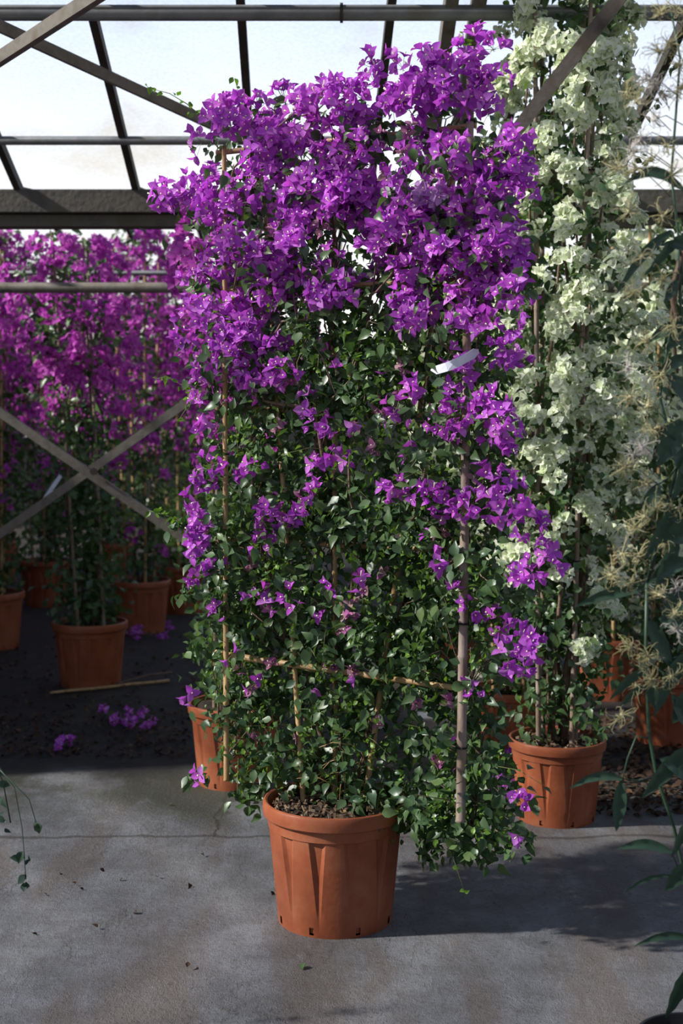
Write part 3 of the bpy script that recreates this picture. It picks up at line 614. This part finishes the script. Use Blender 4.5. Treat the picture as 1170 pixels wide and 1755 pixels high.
# ------------------------------------------------------------------ column bougainvilleas
def column(name, H, Rr, white, hi, seed, top_only=0.35, pot_s=1.0, profile=None, ncl=None, nl=None, bend=(0, 0)):
    """pot, soil, canes, stems, foliage and flowers of a column-trained plant, built round its own base"""
    global rng
    keep_rng = rng; rng = np.random.default_rng(seed)
    root = empty(name, (0, 0, 0)); pot_obj(root, pot_s, seed * 0.7); soil_part(root, pot_s, 120 if hi else 0)
    rim = 0.36 * pot_s; mat = M['gbamboo'] if seed % 2 else M['bamboo']
    def ax(z): t = max(0, (z - rim) / (H - rim)); return np.array([bend[0] * t, bend[1] * t, z])
    for k in range(4):
        a = 2 * PI * k / 4 + 0.5 + seed; r0 = 0.11 * pot_s; r1 = Rr * 0.5
        tp = ax(H * 0.97 + 0.1 * (k % 2)); cane(root, (r0 * math.cos(a), r0 * math.sin(a), rim * 0.9), (r1 * math.cos(a) + tp[0], r1 * math.sin(a) + tp[1], tp[2]), 0.011, mat, ties=(6 if hi else 0), seg=8)
    st = MB()
    for k in range(7 if hi else 4):
        a = rng.uniform(0, 2 * PI); pp = [Vector((.03 * math.cos(a), .03 * math.sin(a), rim * .9))]
        for j in range(1, 10):
            zz = rim + (H - rim) * j / 9.5; p = ax(zz); rr = Rr * .45 * min(1, j / 3); pp.append(Vector((p[0] + rr * math.cos(a + j * .3), p[1] + rr * math.sin(a + j * .3), zz)) + Vector(rng.normal(0, .012, 3)))
        st.tube(pp, [.009 * (1 - .7 * i / len(pp)) for i in range(len(pp))], 6)
    st.build('stems', M['twig'], root, True)
    prof = profile or (lambda t: min(1.0, 0.55 + 1.3 * t) * (1.0 if t < .85 else 1.0 - (t - .85) * 3.2))
    def samp(n, zf, rlo, rhi):
        out_ = []
        while len(out_) < n:
            t = rng.uniform(0, 1)
            if rng.uniform() > zf(t): continue
            a = rng.uniform(0, 2 * PI); r = Rr * prof(t) * rng.uniform(rlo, rhi) * (1 + .18 * math.sin(3 * a + 9 * t + seed)); p = ax(rim + .05 + t * (H - rim - .05))
            out_.append((p[0] + r * math.cos(a), p[1] + r * math.sin(a), p[2]))
        return np.array(out_)
    fm = MB(); lc_ = samp(nl or (330 if hi else 230), lambda t: 1.0 if t < .55 else .6, .15, .95)
    put_leaves(fm, lc_, 11 if hi else 9, .045 if hi else .055, .045 if hi else .06, T=LEAVES if hi else LOWL); fm.build('foliage', M['leaf'], root, True)
    zf = (lambda t: (.05 if white else .015) + .94 * min(1, max(0, (t - top_only) / .25)))
    fc = samp(ncl or (190 if hi else 150), zf, .6, 1.08)
    mats = [M['wbract'], M['wcore'], M['gtwig']] if white else ([M['bract'] if hi else M['bract_far'], M['core'], M['gtwig']])
    T = (WFLOW if hi else WLOWF) if white else (FLOW if hi else LOWF)
    def addf(m, c, n):
        d = np.array([c[0] - ax(c[2])[0], c[1] - ax(c[2])[1], .06]); d = d / (np.linalg.norm(d) + 1e-6)
        put_flowers(m, [tuple(c)], n, .050 if hi else .062, (.027 if white else .033) if hi else .042, bias=tuple(d * .9 + np.array([0, 0, .25])), T=T, stalk=hi)
    if hi:
        o_ = np.argsort(fc[:, 1]); restm = MB()
        for rk, i in enumerate(o_):
            m = MB() if rk < 100 else restm
            addf(m, fc[i], 19 if white else 11)
            if rk < 100: m.build('flower_cluster', mats, root, True)
        if restm.n: restm.build('flower_clusters', mats, root, True)['kind'] = 'stuff'
    else:
        m = MB()
        for c in fc: addf(m, c, 9)
        m.build('flower_clusters', mats, root, True)['kind'] = 'stuff'
    if white and hi:
        sm, lm = MB(), MB()
        for (x, z_, dx, dz) in ((.22, 2.86, .22, .12), (.24, 2.72, .12, .14), (.22, 2.62, .08, -.03)): sprig(sm, lm, [(x - .15, -.1, z_ - .05), (x, -.12, z_), (x + dx * .6, -.13, z_ + dz * .5), (x + dx, -.13, z_ + dz)], 7, .03, .002)
        sm.build('shoots', M['gtwig'], root, True)['kind'] = 'stuff'; lm.build('shoot_leaves', M['leaf'], root, True)['kind'] = 'stuff'
    tag(root, cat='plant'); rng = keep_rng
    return root
w1 = column('potted_bougainvillea', 3.30, .30, True, True, 11, top_only=.10, pot_s=.84, ncl=410, nl=330, bend=(0.0, 0), profile=lambda t: .6 + .4 * min(1, t * 2.2) if t < .5 else 1.0 - (t - .5) * .55)
p = P(953, 1385, 5.22); w1.location = (p.x, 5.22, 0); w1['label'] = 'tall white bougainvillea column in the terracotta pot right of the nearest plant'
w2 = column('potted_bougainvillea', 2.6, .34, True, False, 12, top_only=.2, pot_s=.9, ncl=170, nl=260)
p = P(1042, 1180, 7.6); w2.location = (p.x, 7.55, 0); w2['label'] = 'white bougainvillea behind the tall white column, its pot half hidden by leaves'; w2['group'] = 'white bougainvilleas at the back right'
p = P(1130, 1250, 6.5); copy_tree(w2, (p.x + .05, 6.5, 0), 2.0, 'white bougainvillea behind the spidery seed heads at the right edge', 'white bougainvilleas at the back right', .97)
p = P(870, 1290, 6.25); copy_tree(w2, (p.x, 6.25, 0), 4.0, 'white bougainvillea between the magenta plant and the tall white column, pot in shade', 'white bougainvilleas at the back right', .9)
p = P(790, 1150, 8.2); copy_tree(w2, (p.x, 8.3, 0), 5.0, 'white bougainvillea furthest back, seen through the right side of the magenta plant', 'white bougainvilleas at the back right', .95)
A = column('potted_bougainvillea', 2.68, .28, False, False, 21, top_only=.40, pot_s=.98, ncl=115, nl=290, profile=lambda t: .75 if t < .7 else 1.15 if t < .93 else .9, bend=(-.1, 0))
B = column('potted_bougainvillea', 2.98, .36, False, False, 22, top_only=.22, pot_s=1.0, ncl=190, nl=230)
D = column('potted_bougainvillea', 2.90, .34, False, False, 24, top_only=.3, pot_s=1.0, ncl=140, nl=280)
G = 'magenta bougainvilleas at the back left'
p = P(155, 1140, 7.9); A.location = (p.x, 7.9, 0); A['label'] = 'magenta bougainvillea in the pot standing alone on dark ground at left'; A['group'] = G
p = P(255, 1060, 10.0); B.location = (p.x - .05, 9.9, 0); B['label'] = 'dense magenta bougainvillea just right behind the nearest one at left'; B['group'] = G
p = P(10, 1060, 9.2); D.location = (p.x - .1, 9.2, 0); D['label'] = 'magenta bougainvillea cut off by the left edge, pot rim at the frame'; D['group'] = G
p = P(75, 1030, 11.2); copy_tree(B, (p.x, 11.3, 0), 1.2, 'magenta bougainvillea in the redder pot behind and left of the lone pot', G)
p = P(310, 1030, 10.8); copy_tree(D, (p.x, 10.9, 0), 2.1, 'magenta bougainvillea whose pot shows between two pots near the left side of the front plant', G, 1.0)
for k, (px, d, rz, src, s, lab) in enumerate([(190, 12.6, 3.0, B, 1.08, 'far magenta bougainvillea with tips rising over the pipes in the middle of the left group'), (360, 12.4, 4.0, D, .98, 'far magenta bougainvillea with bare cane tips at the right of the left group'), (-10, 13.0, 5.0, B, 1.05, 'far magenta bougainvillea at the left edge, last of its row')]):
    copy_tree(src, ((px - 585) / F * d, d, 0), rz, lab, G, s)
p = P(400, 1345, 5.6); copy_tree(A, (p.x, 5.75, 0), 2.5, 'magenta bougainvillea directly behind the left cane of the front plant', G, .93)

# white tags on the back plants
def tag_strip(a, b, d, label, w=.03, parent=None):
    pa, pb = P(*a, d), P(*b, d); mb = MB(); m_ = pa.lerp(pb, .5) + Vector((0, -.01, 0)); strip(mb, [pa, m_, pb], w, (0.7, -.2, .4)); return mb
mb = tag_strip((77, 856), (104, 815), 7.5, ''); o = mb.build('plant_tag', M['tag']); o.data.transform(Matrix.Translation(-A.location)); o.parent = A; o['label'] = 'white plastic strip tag'

# ------------------------------------------------------------------ ground litter
def scatter_things(spots, name, mats, T, size, labels, cat, group, lift=.006, up=1.2):
    for i, (px, py) in enumerate(spots):
        Y = 4.5
        d = CAMZ / ((math.sin(PITCH) + (py - 877.5) / F * math.cos(PITCH)) / (math.cos(PITCH) - math.sin(PITCH) * (py - 877.5) / F)); p = P(px, py, d)
        mb = MB(); n = 1; pos = rng.normal(0, .003, (n, 3)); pos[:, 2] = lift
        R = frames(rand_unit(n) * .5 + np.array([0, 0, up]), rand_unit(n)); mb.batch(T[i % len(T)], pos, R, size * rng.uniform(.7, 1.2, n))
        o = mb.build(name, mats, None, True); o.location = (p.x, p.y, 0.004); tag(o, labels[i], cat, group)
def ground(px, py):
    a = math.atan((py - 877.5) / F) + PITCH; d = CAMZ / math.tan(a); p = P(px, py, d); return Vector((p.x, p.y, 0))
scatter_things([(130, 1520), (137, 1527), (103, 1502), (75, 1535), (208, 1510), (172, 1493), (165, 1595), (52, 1605), (322, 1663), (324, 1520), (232, 1568), (465, 1532), (268, 1507), (345, 1467)],
  'fallen_leaf', M['litter'], [LEAVES[1], LEAVES[3]], .022, ['brown curled leaf of a touching pair on the concrete, the farther one', 'brown curled leaf of a touching pair on the concrete, the nearer one', 'small dry leaf just left of the touching pair on the concrete',
   'small dark leaf left of and nearer than the touching pair', 'brown leaf on the concrete halfway between the pair and the pot, far row', 'dark leaf on the concrete just right of and beyond the touching pair', 'curled dark leaf standing up on the concrete below the touching pair',
   'dark leaf nearest the left edge on the front concrete', 'dark leaf nearest the camera on the front concrete', 'dark leaf in the middle of the open concrete left of the pot', 'small leaf near the cracked brown patch of the concrete', 'small dark leaf closest to the left side of the front pot',
   'tiny dark leaf beside the brown stain on the concrete', 'dark leaf lying just in front of the floor seam, left of the pot'], 'leaf', 'dry leaves on the concrete', up=.8)
scatter_things([(516, 1657), (295, 1381)], 'fallen_leaf', M['leaf'], [LEAVES[0]], .030, ['green leaf on the concrete in front of the nearest pot', 'green leaf lying behind the floor seam, left of the front plant'], 'leaf', 'green leaves on the concrete')
for (px, py) in [(992, 1325), (1140, 1352)][:1]:
    pass
def litter(n, box, name, mats, T, size, label, cat):
    mb = MB(); px = rng.uniform(box[0], box[1], n); py = rng.uniform(box[2], box[3], n)
    pos = np.array([tuple(ground(a, b)) for a, b in zip(px, py)]); pos[:, 2] = .006 + rng.uniform(0, .012, n)
    R = frames(rand_unit(n) * .5 + np.array([0, 0, 1.]), rand_unit(n)); k = rng.integers(0, len(T), n)
    for i, t in enumerate(T): mb.batch(t, pos[k == i], R[k == i], (size * rng.uniform(.5, 1.2, n))[k == i])
    return tag(mb.build(name, mats, None, True), label, cat, kind='stuff')
litter(1500, (880, 1175, 1235, 1400), 'leaf_litter', M['litter'], LEAVES, .04, 'brown dry leaves covering the ground around the white plants', 'leaves')
litter(700, (0, 330, 1225, 1300), 'leaf_litter', M['litter'], LEAVES, .03, 'dry leaves and twigs on the damp ground below the cross brace', 'leaves')
litter(420, (-20, 360, 1085, 1225), 'leaf_litter', M['litter'], LEAVES, .035, 'dry leaves strewn on the dark ground around the lone pot at left', 'leaves')
def fallen(px, py, n, r, label, Y=None):
    p = ground(px, py); mb = MB(); c = np.array([(rng.normal(0, r), rng.normal(0, r), rng.uniform(.02, .02 + r * .5)) for _ in range(max(1, n // 4))]); put_flowers(mb, c, 4, .02, .03, zmin=.015, stalk=True); [mb.tube([tuple(c[0]), tuple((c[0] + q) / 2 - np.array([0, 0, .006])), tuple(q)], .001, 4, mi=2) for q in c[1:]]
    o = mb.build('fallen_flowers', [M['bract'], M['core'], M['gtwig']], None, True); o.location = (p.x, p.y, 0); tag(o, label, 'flowers')
fallen(112, 1282, 16, .035, 'small magenta flower cluster fallen near the left on the damp ground')
fallen(222, 1245, 50, .08, 'heap of faded magenta flowers with twigs below the fallen cane')
fallen(245, 1095, 60, .14, 'fallen magenta flowers lying right behind the lone pot at left')
fallen(862, 1370, 60, .07, 'magenta flowers piled on the concrete left of the white plant pot')
fallen(845, 1300, 40, .10, 'dim magenta flowers fallen in shade behind the grey upright cane')
fc_ = empty('fallen_cane', ground(185, 1182)); a = ground(85, 1192) - fc_.location; b = ground(290, 1170) - fc_.location; a.z = b.z = .012
mb = MB(); mb.tube([a.lerp(b, t / 6) + Vector((0, 0, .002 * math.sin(t * 2) + 0.002)) for t in range(7)], .009, 8); mb.build('cane', M['bamboo'], fc_, True); mb = MB(); mb.tube([a.lerp(b, .55) + Vector((0, 0, .015)), a.lerp(b, .8) + Vector((.0, .10, .03)), a.lerp(b, .99) + Vector((0, .16, .02))], .006, 6); mb.build('side_twig', M['twig'], fc_, True)
tag(fc_, 'long tan bamboo cane lying on the dark ground at left', 'cane')

# ------------------------------------------------------------------ clematis in the right foreground
cb = P(1195, 1775, 2.86); cb.z = 0
clem = empty('clematis', cb); tag(clem, 'climbing vine with long leaves and spidery seed heads in a black pot, right edge', 'plant')
mb = MB(); pot_mesh(mb, .14, .22, 12, False); o = mb.build('pot', M['blackpot'], clem, True); o.data.set_sharp_from_angle(angle=.6); o['label'] = 'black plastic pot'
soil_part(clem, .22 / .395 * .98, 0, R=.24)
def K(px, py, d=2.95): return P(px, py, d) - cb
cs_ = MB()
cs_.tube([Vector((0, 0, .2)), K(1172, 1500, 3.0), K(1155, 1420, 2.98), K(1125, 1330, 2.95), K(1112, 1260, 2.95), K(1106, 1130, 2.95), K(1108, 1000, 2.95)], [.004] * 7, 6)
for pts in [[(1185, 1700), (1200, 1300), (1195, 900), (1185, 600), (1150, 300), (1165, 100), (1150, 20)], [(1195, 1700), (1215, 1200), (1180, 800), (1165, 500), (1175, 350), (1200, 200)], [(1108, 1000), (1135, 900), (1160, 800), (1130, 680), (1150, 560), (1165, 420)]]:
    cs_.tube([K(x, y, 2.98 if i else 3.03) for i, (x, y) in enumerate(pts)], [.0045 - .0004 * i for i in range(len(pts))], 6)
mb = MB(); mb.tube([K(1200, 700, 3.0), K(1160, 560, 2.98), K(1150, 500, 2.98), K(1172, 420, 2.98)], .006, 6); mb.tube([K(1165, 470, 2.98), K(1150, 540, 2.98), K(1160, 640, 2.98)], .004, 6)
mb.build('woody_stem', M['twig'], clem, True)
def long_leaf(base, tip, wid, droop, roll):
    """lance leaf from base to tip as one curved, folded blade"""
    b_, t_ = K(*base), K(*tip); n = 12; V = []; d = (t_ - b_); L_ = d.length; side = d.cross(Vector((math.sin(roll), -math.cos(roll), .15))).normalized(); nrm = side.cross(d).normalized()
    for i in range(n):
        t = i / (n - 1); p = b_ + d * t + Vector((0, 0, droop * L_ * math.sin(PI * t))); w = wid * (math.sin(PI * min(1, t * .93 + .05)) ** .8) * (1.15 - .45 * t) if t < .99 else .0005
        for sx in (-1, -.5, 0, .5, 1): V.append(tuple(p + side * sx * w + nrm * (abs(sx) ** 1.3) * w * .30 + nrm * .002 * math.sin(t * 25) * abs(sx)))
    m = MB(); m.add(V, [(i * 5 + k, i * 5 + k + 1, i * 5 + 5 + k + 1, i * 5 + 5 + k) for i in range(n - 1) for k in range(4)])
    return m.build('leaf', M['clem'], clem, True)
LL = [((1185, 700), (1140, 640), .02, .1, .3), ((1190, 900), (1135, 930), .03, .05, .5), ((1190, 1080), (1128, 1060), .026, .05, .4), ((1188, 820), (1150, 760), .024, .05, .0), ((1190, 1250), (1150, 1190), .024, .0, .3), ((1180, 960), (1110, 1000), .02, .1, .2), ((1192, 560), (1140, 600), .02, .1, .5), ((1190, 1340), (1130, 1300), .024, .1, .5), ((1150, 395), (1055, 505), .012, .10, .3), ((1175, 330), (1065, 318), .014, .25, .2), ((1172, 400), (1102, 475), .016, .05, 1.), ((1160, 480), (1138, 520), .012, 0, .1), ((1175, 555), (1105, 590), .014, .1, .2), ((1178, 610), (1120, 655), .016, .1, .2), ((1168, 720), (1125, 800), .030, .02, .2), ((1100, 1010), (985, 1040), .014, .06, .6), ((1128, 830), (1098, 905), .018, .05, -.2), ((1165, 870), (1105, 960), .018, .1, .3), ((1160, 930), (1120, 1020), .02, .05, .4), ((1175, 1000), (1130, 1080), .022, .0, .1), ((1110, 1065), (1150, 1145), .022, .0, .4), ((1105, 1150), (1045, 1200), .013, .12, .5), ((1105, 1175), (1060, 1215), .01, .1, .4), ((1110, 1155), (1122, 1215), .016, 0, .0), ((1185, 1180), (1152, 1240), .022, .0, .1),
 ((1068, 1335), (975, 1352), .011, .14, .5), ((1064, 1340), (1056, 1425), .017, -.01, .1), ((1150, 1460), (1057, 1455), .013, .12, .7), ((1178, 1280), (1100, 1368), .022, .03, .3), ((1180, 1120), (1120, 1230), .02, .15, .3), ((1180, 1480), (1140, 1528), .022, .05, .2), ((1150, 1500), (1068, 1530), .006, .1, .6), ((1190, 1610), (1086, 1622), .010, .12, .7), ((1190, 1650), (1140, 1745), .022, .06, .3), ((1185, 430), (1130, 420), .012, .1, .2), ((1185, 770), (1150, 860), .02, .0, .6), ((1190, 1040), (1160, 1120), .02, .0, .6), ((1190, 1390), (1150, 1470), .016, .05, .4)]
for l in LL: long_leaf(*l)
for l in LL: 
    b_ = K(*l[0]); j = min([(abs(q[0] - l[0][0]) + abs(q[1] - l[0][1]), q) for q in [(1172, 1500), (1125, 1330), (1106, 1130), (1108, 1000), (1200, 1300), (1195, 900), (1185, 600), (1150, 300), (1165, 420), (1180, 800), (1160, 800)]])[1]
    cs_.tube([b_, b_.lerp(K(*j, 2.98), .5) + Vector((0, 0, -.008)), K(*j, 2.98)], .0018, 5)
cs_.tube([K(1112, 1265), K(1090, 1262), K(1075, 1300), K(1066, 1338)], .002, 5)
HEADS = [(1130, 22), (1160, 18), (1148, 75), (1128, 88), (1165, 112), (1105, 135), (1122, 145), (1138, 165), (1075, 158), (1168, 150), (1090, 175), (1120, 205), (1098, 240), (1085, 262), (1140, 250), (1060, 288), (1115, 275), (1150, 300), (1090, 290), (1078, 362), (1135, 370), (1085, 500), (1110, 585), (1075, 630), (1130, 645), (1080, 680), (1110, 695), (1118, 738), (1100, 765), (1085, 780), (1072, 800), (1110, 830), (1065, 950), (1048, 985), (1105, 885), (1125, 870), (1090, 905), (1150, 900), (1160, 880), (1095, 950), (1080, 1000), (1130, 1020), (1162, 1010), (1155, 1050), (1080, 1110), (1110, 1125), (1090, 1175), (1065, 1225), (1115, 1165), (1150, 1160), (1160, 1080), (1140, 930), (1135, 480), (1100, 440), (1155, 560)]
for i, (x, y) in enumerate(HEADS):
    m = MB(); c = K(x, y, 2.93 + rng.uniform(-.06, .06)); n = 22 if i % 3 else 32; fluffy = i in (5, 6, 7, 11, 12, 13, 28, 29, 42, 50, 23)
    for k in range(n):
        d = Vector(rand_unit(1)[0]); e = Vector(rand_unit(1)[0]); L_ = rng.uniform(.022, .04); s1 = c + d * L_ * .35; s2 = c + d * L_ * .75 + e * .006; s3 = s2 + (d * .3 + e).normalized() * L_ * .4; s4 = s3 + (e - d).normalized() * L_ * .25
        m.tube([c, s1, s2, s3, s4], [.0011, .0010, .0008, .0006, .0004], 3, cap=False)
    m.tube([c - Vector((0, 0, .003)), c + Vector((0, 0, .003))], .004, 6)
    m.build('seed_head', M['fluff'] if fluffy else M['seed'], clem, True)
    q = c + Vector((rng.uniform(.02, .06), 0, rng.uniform(-.05, .02))); cs_.tube([c, c.lerp(q, .5) + Vector((0, 0, .01)), q + Vector((.03, .0, -.02))], .0011, 4)
cs_.build('stems', M['clem'], clem, True)

# ------------------------------------------------------------------ sprig entering at the left edge
sb = P(-160, 1700, 3.3); sb.z = 0
spr = empty('hanging_sprig', sb); tag(spr, 'thin drooping sprig with small dark leaves at the left edge', 'sprig')
def S(px, py): return P(px, py, 3.3) - sb
ms, ml = MB(), MB()
ms.tube([Vector((0, 0, 0)), S(-150, 1400), S(-90, 1250), S(-20, 1290), S(5, 1340), S(18, 1410)], .002, 5)
ms.tube([S(-20, 1290), S(25, 1350), S(38, 1420), S(42, 1470), S(44, 1505)], .0012, 5)
ms.tube([S(0, 1320), S(50, 1370), S(62, 1410)], .0012, 5)
put_leaves(ml, [tuple(S(x, y)) for x, y in [(5, 1345), (8, 1370), (0, 1400), (62, 1405), (66, 1415), (38, 1460), (50, 1470), (44, 1500), (43, 1512), (35, 1465), (10, 1420)]], 2, .006, .03, jit=.5, bias=(-.3, -.8, .1))
ms.build('stem', M['clem'], spr, True); ml.build('leaves', M['clem'], spr, True)
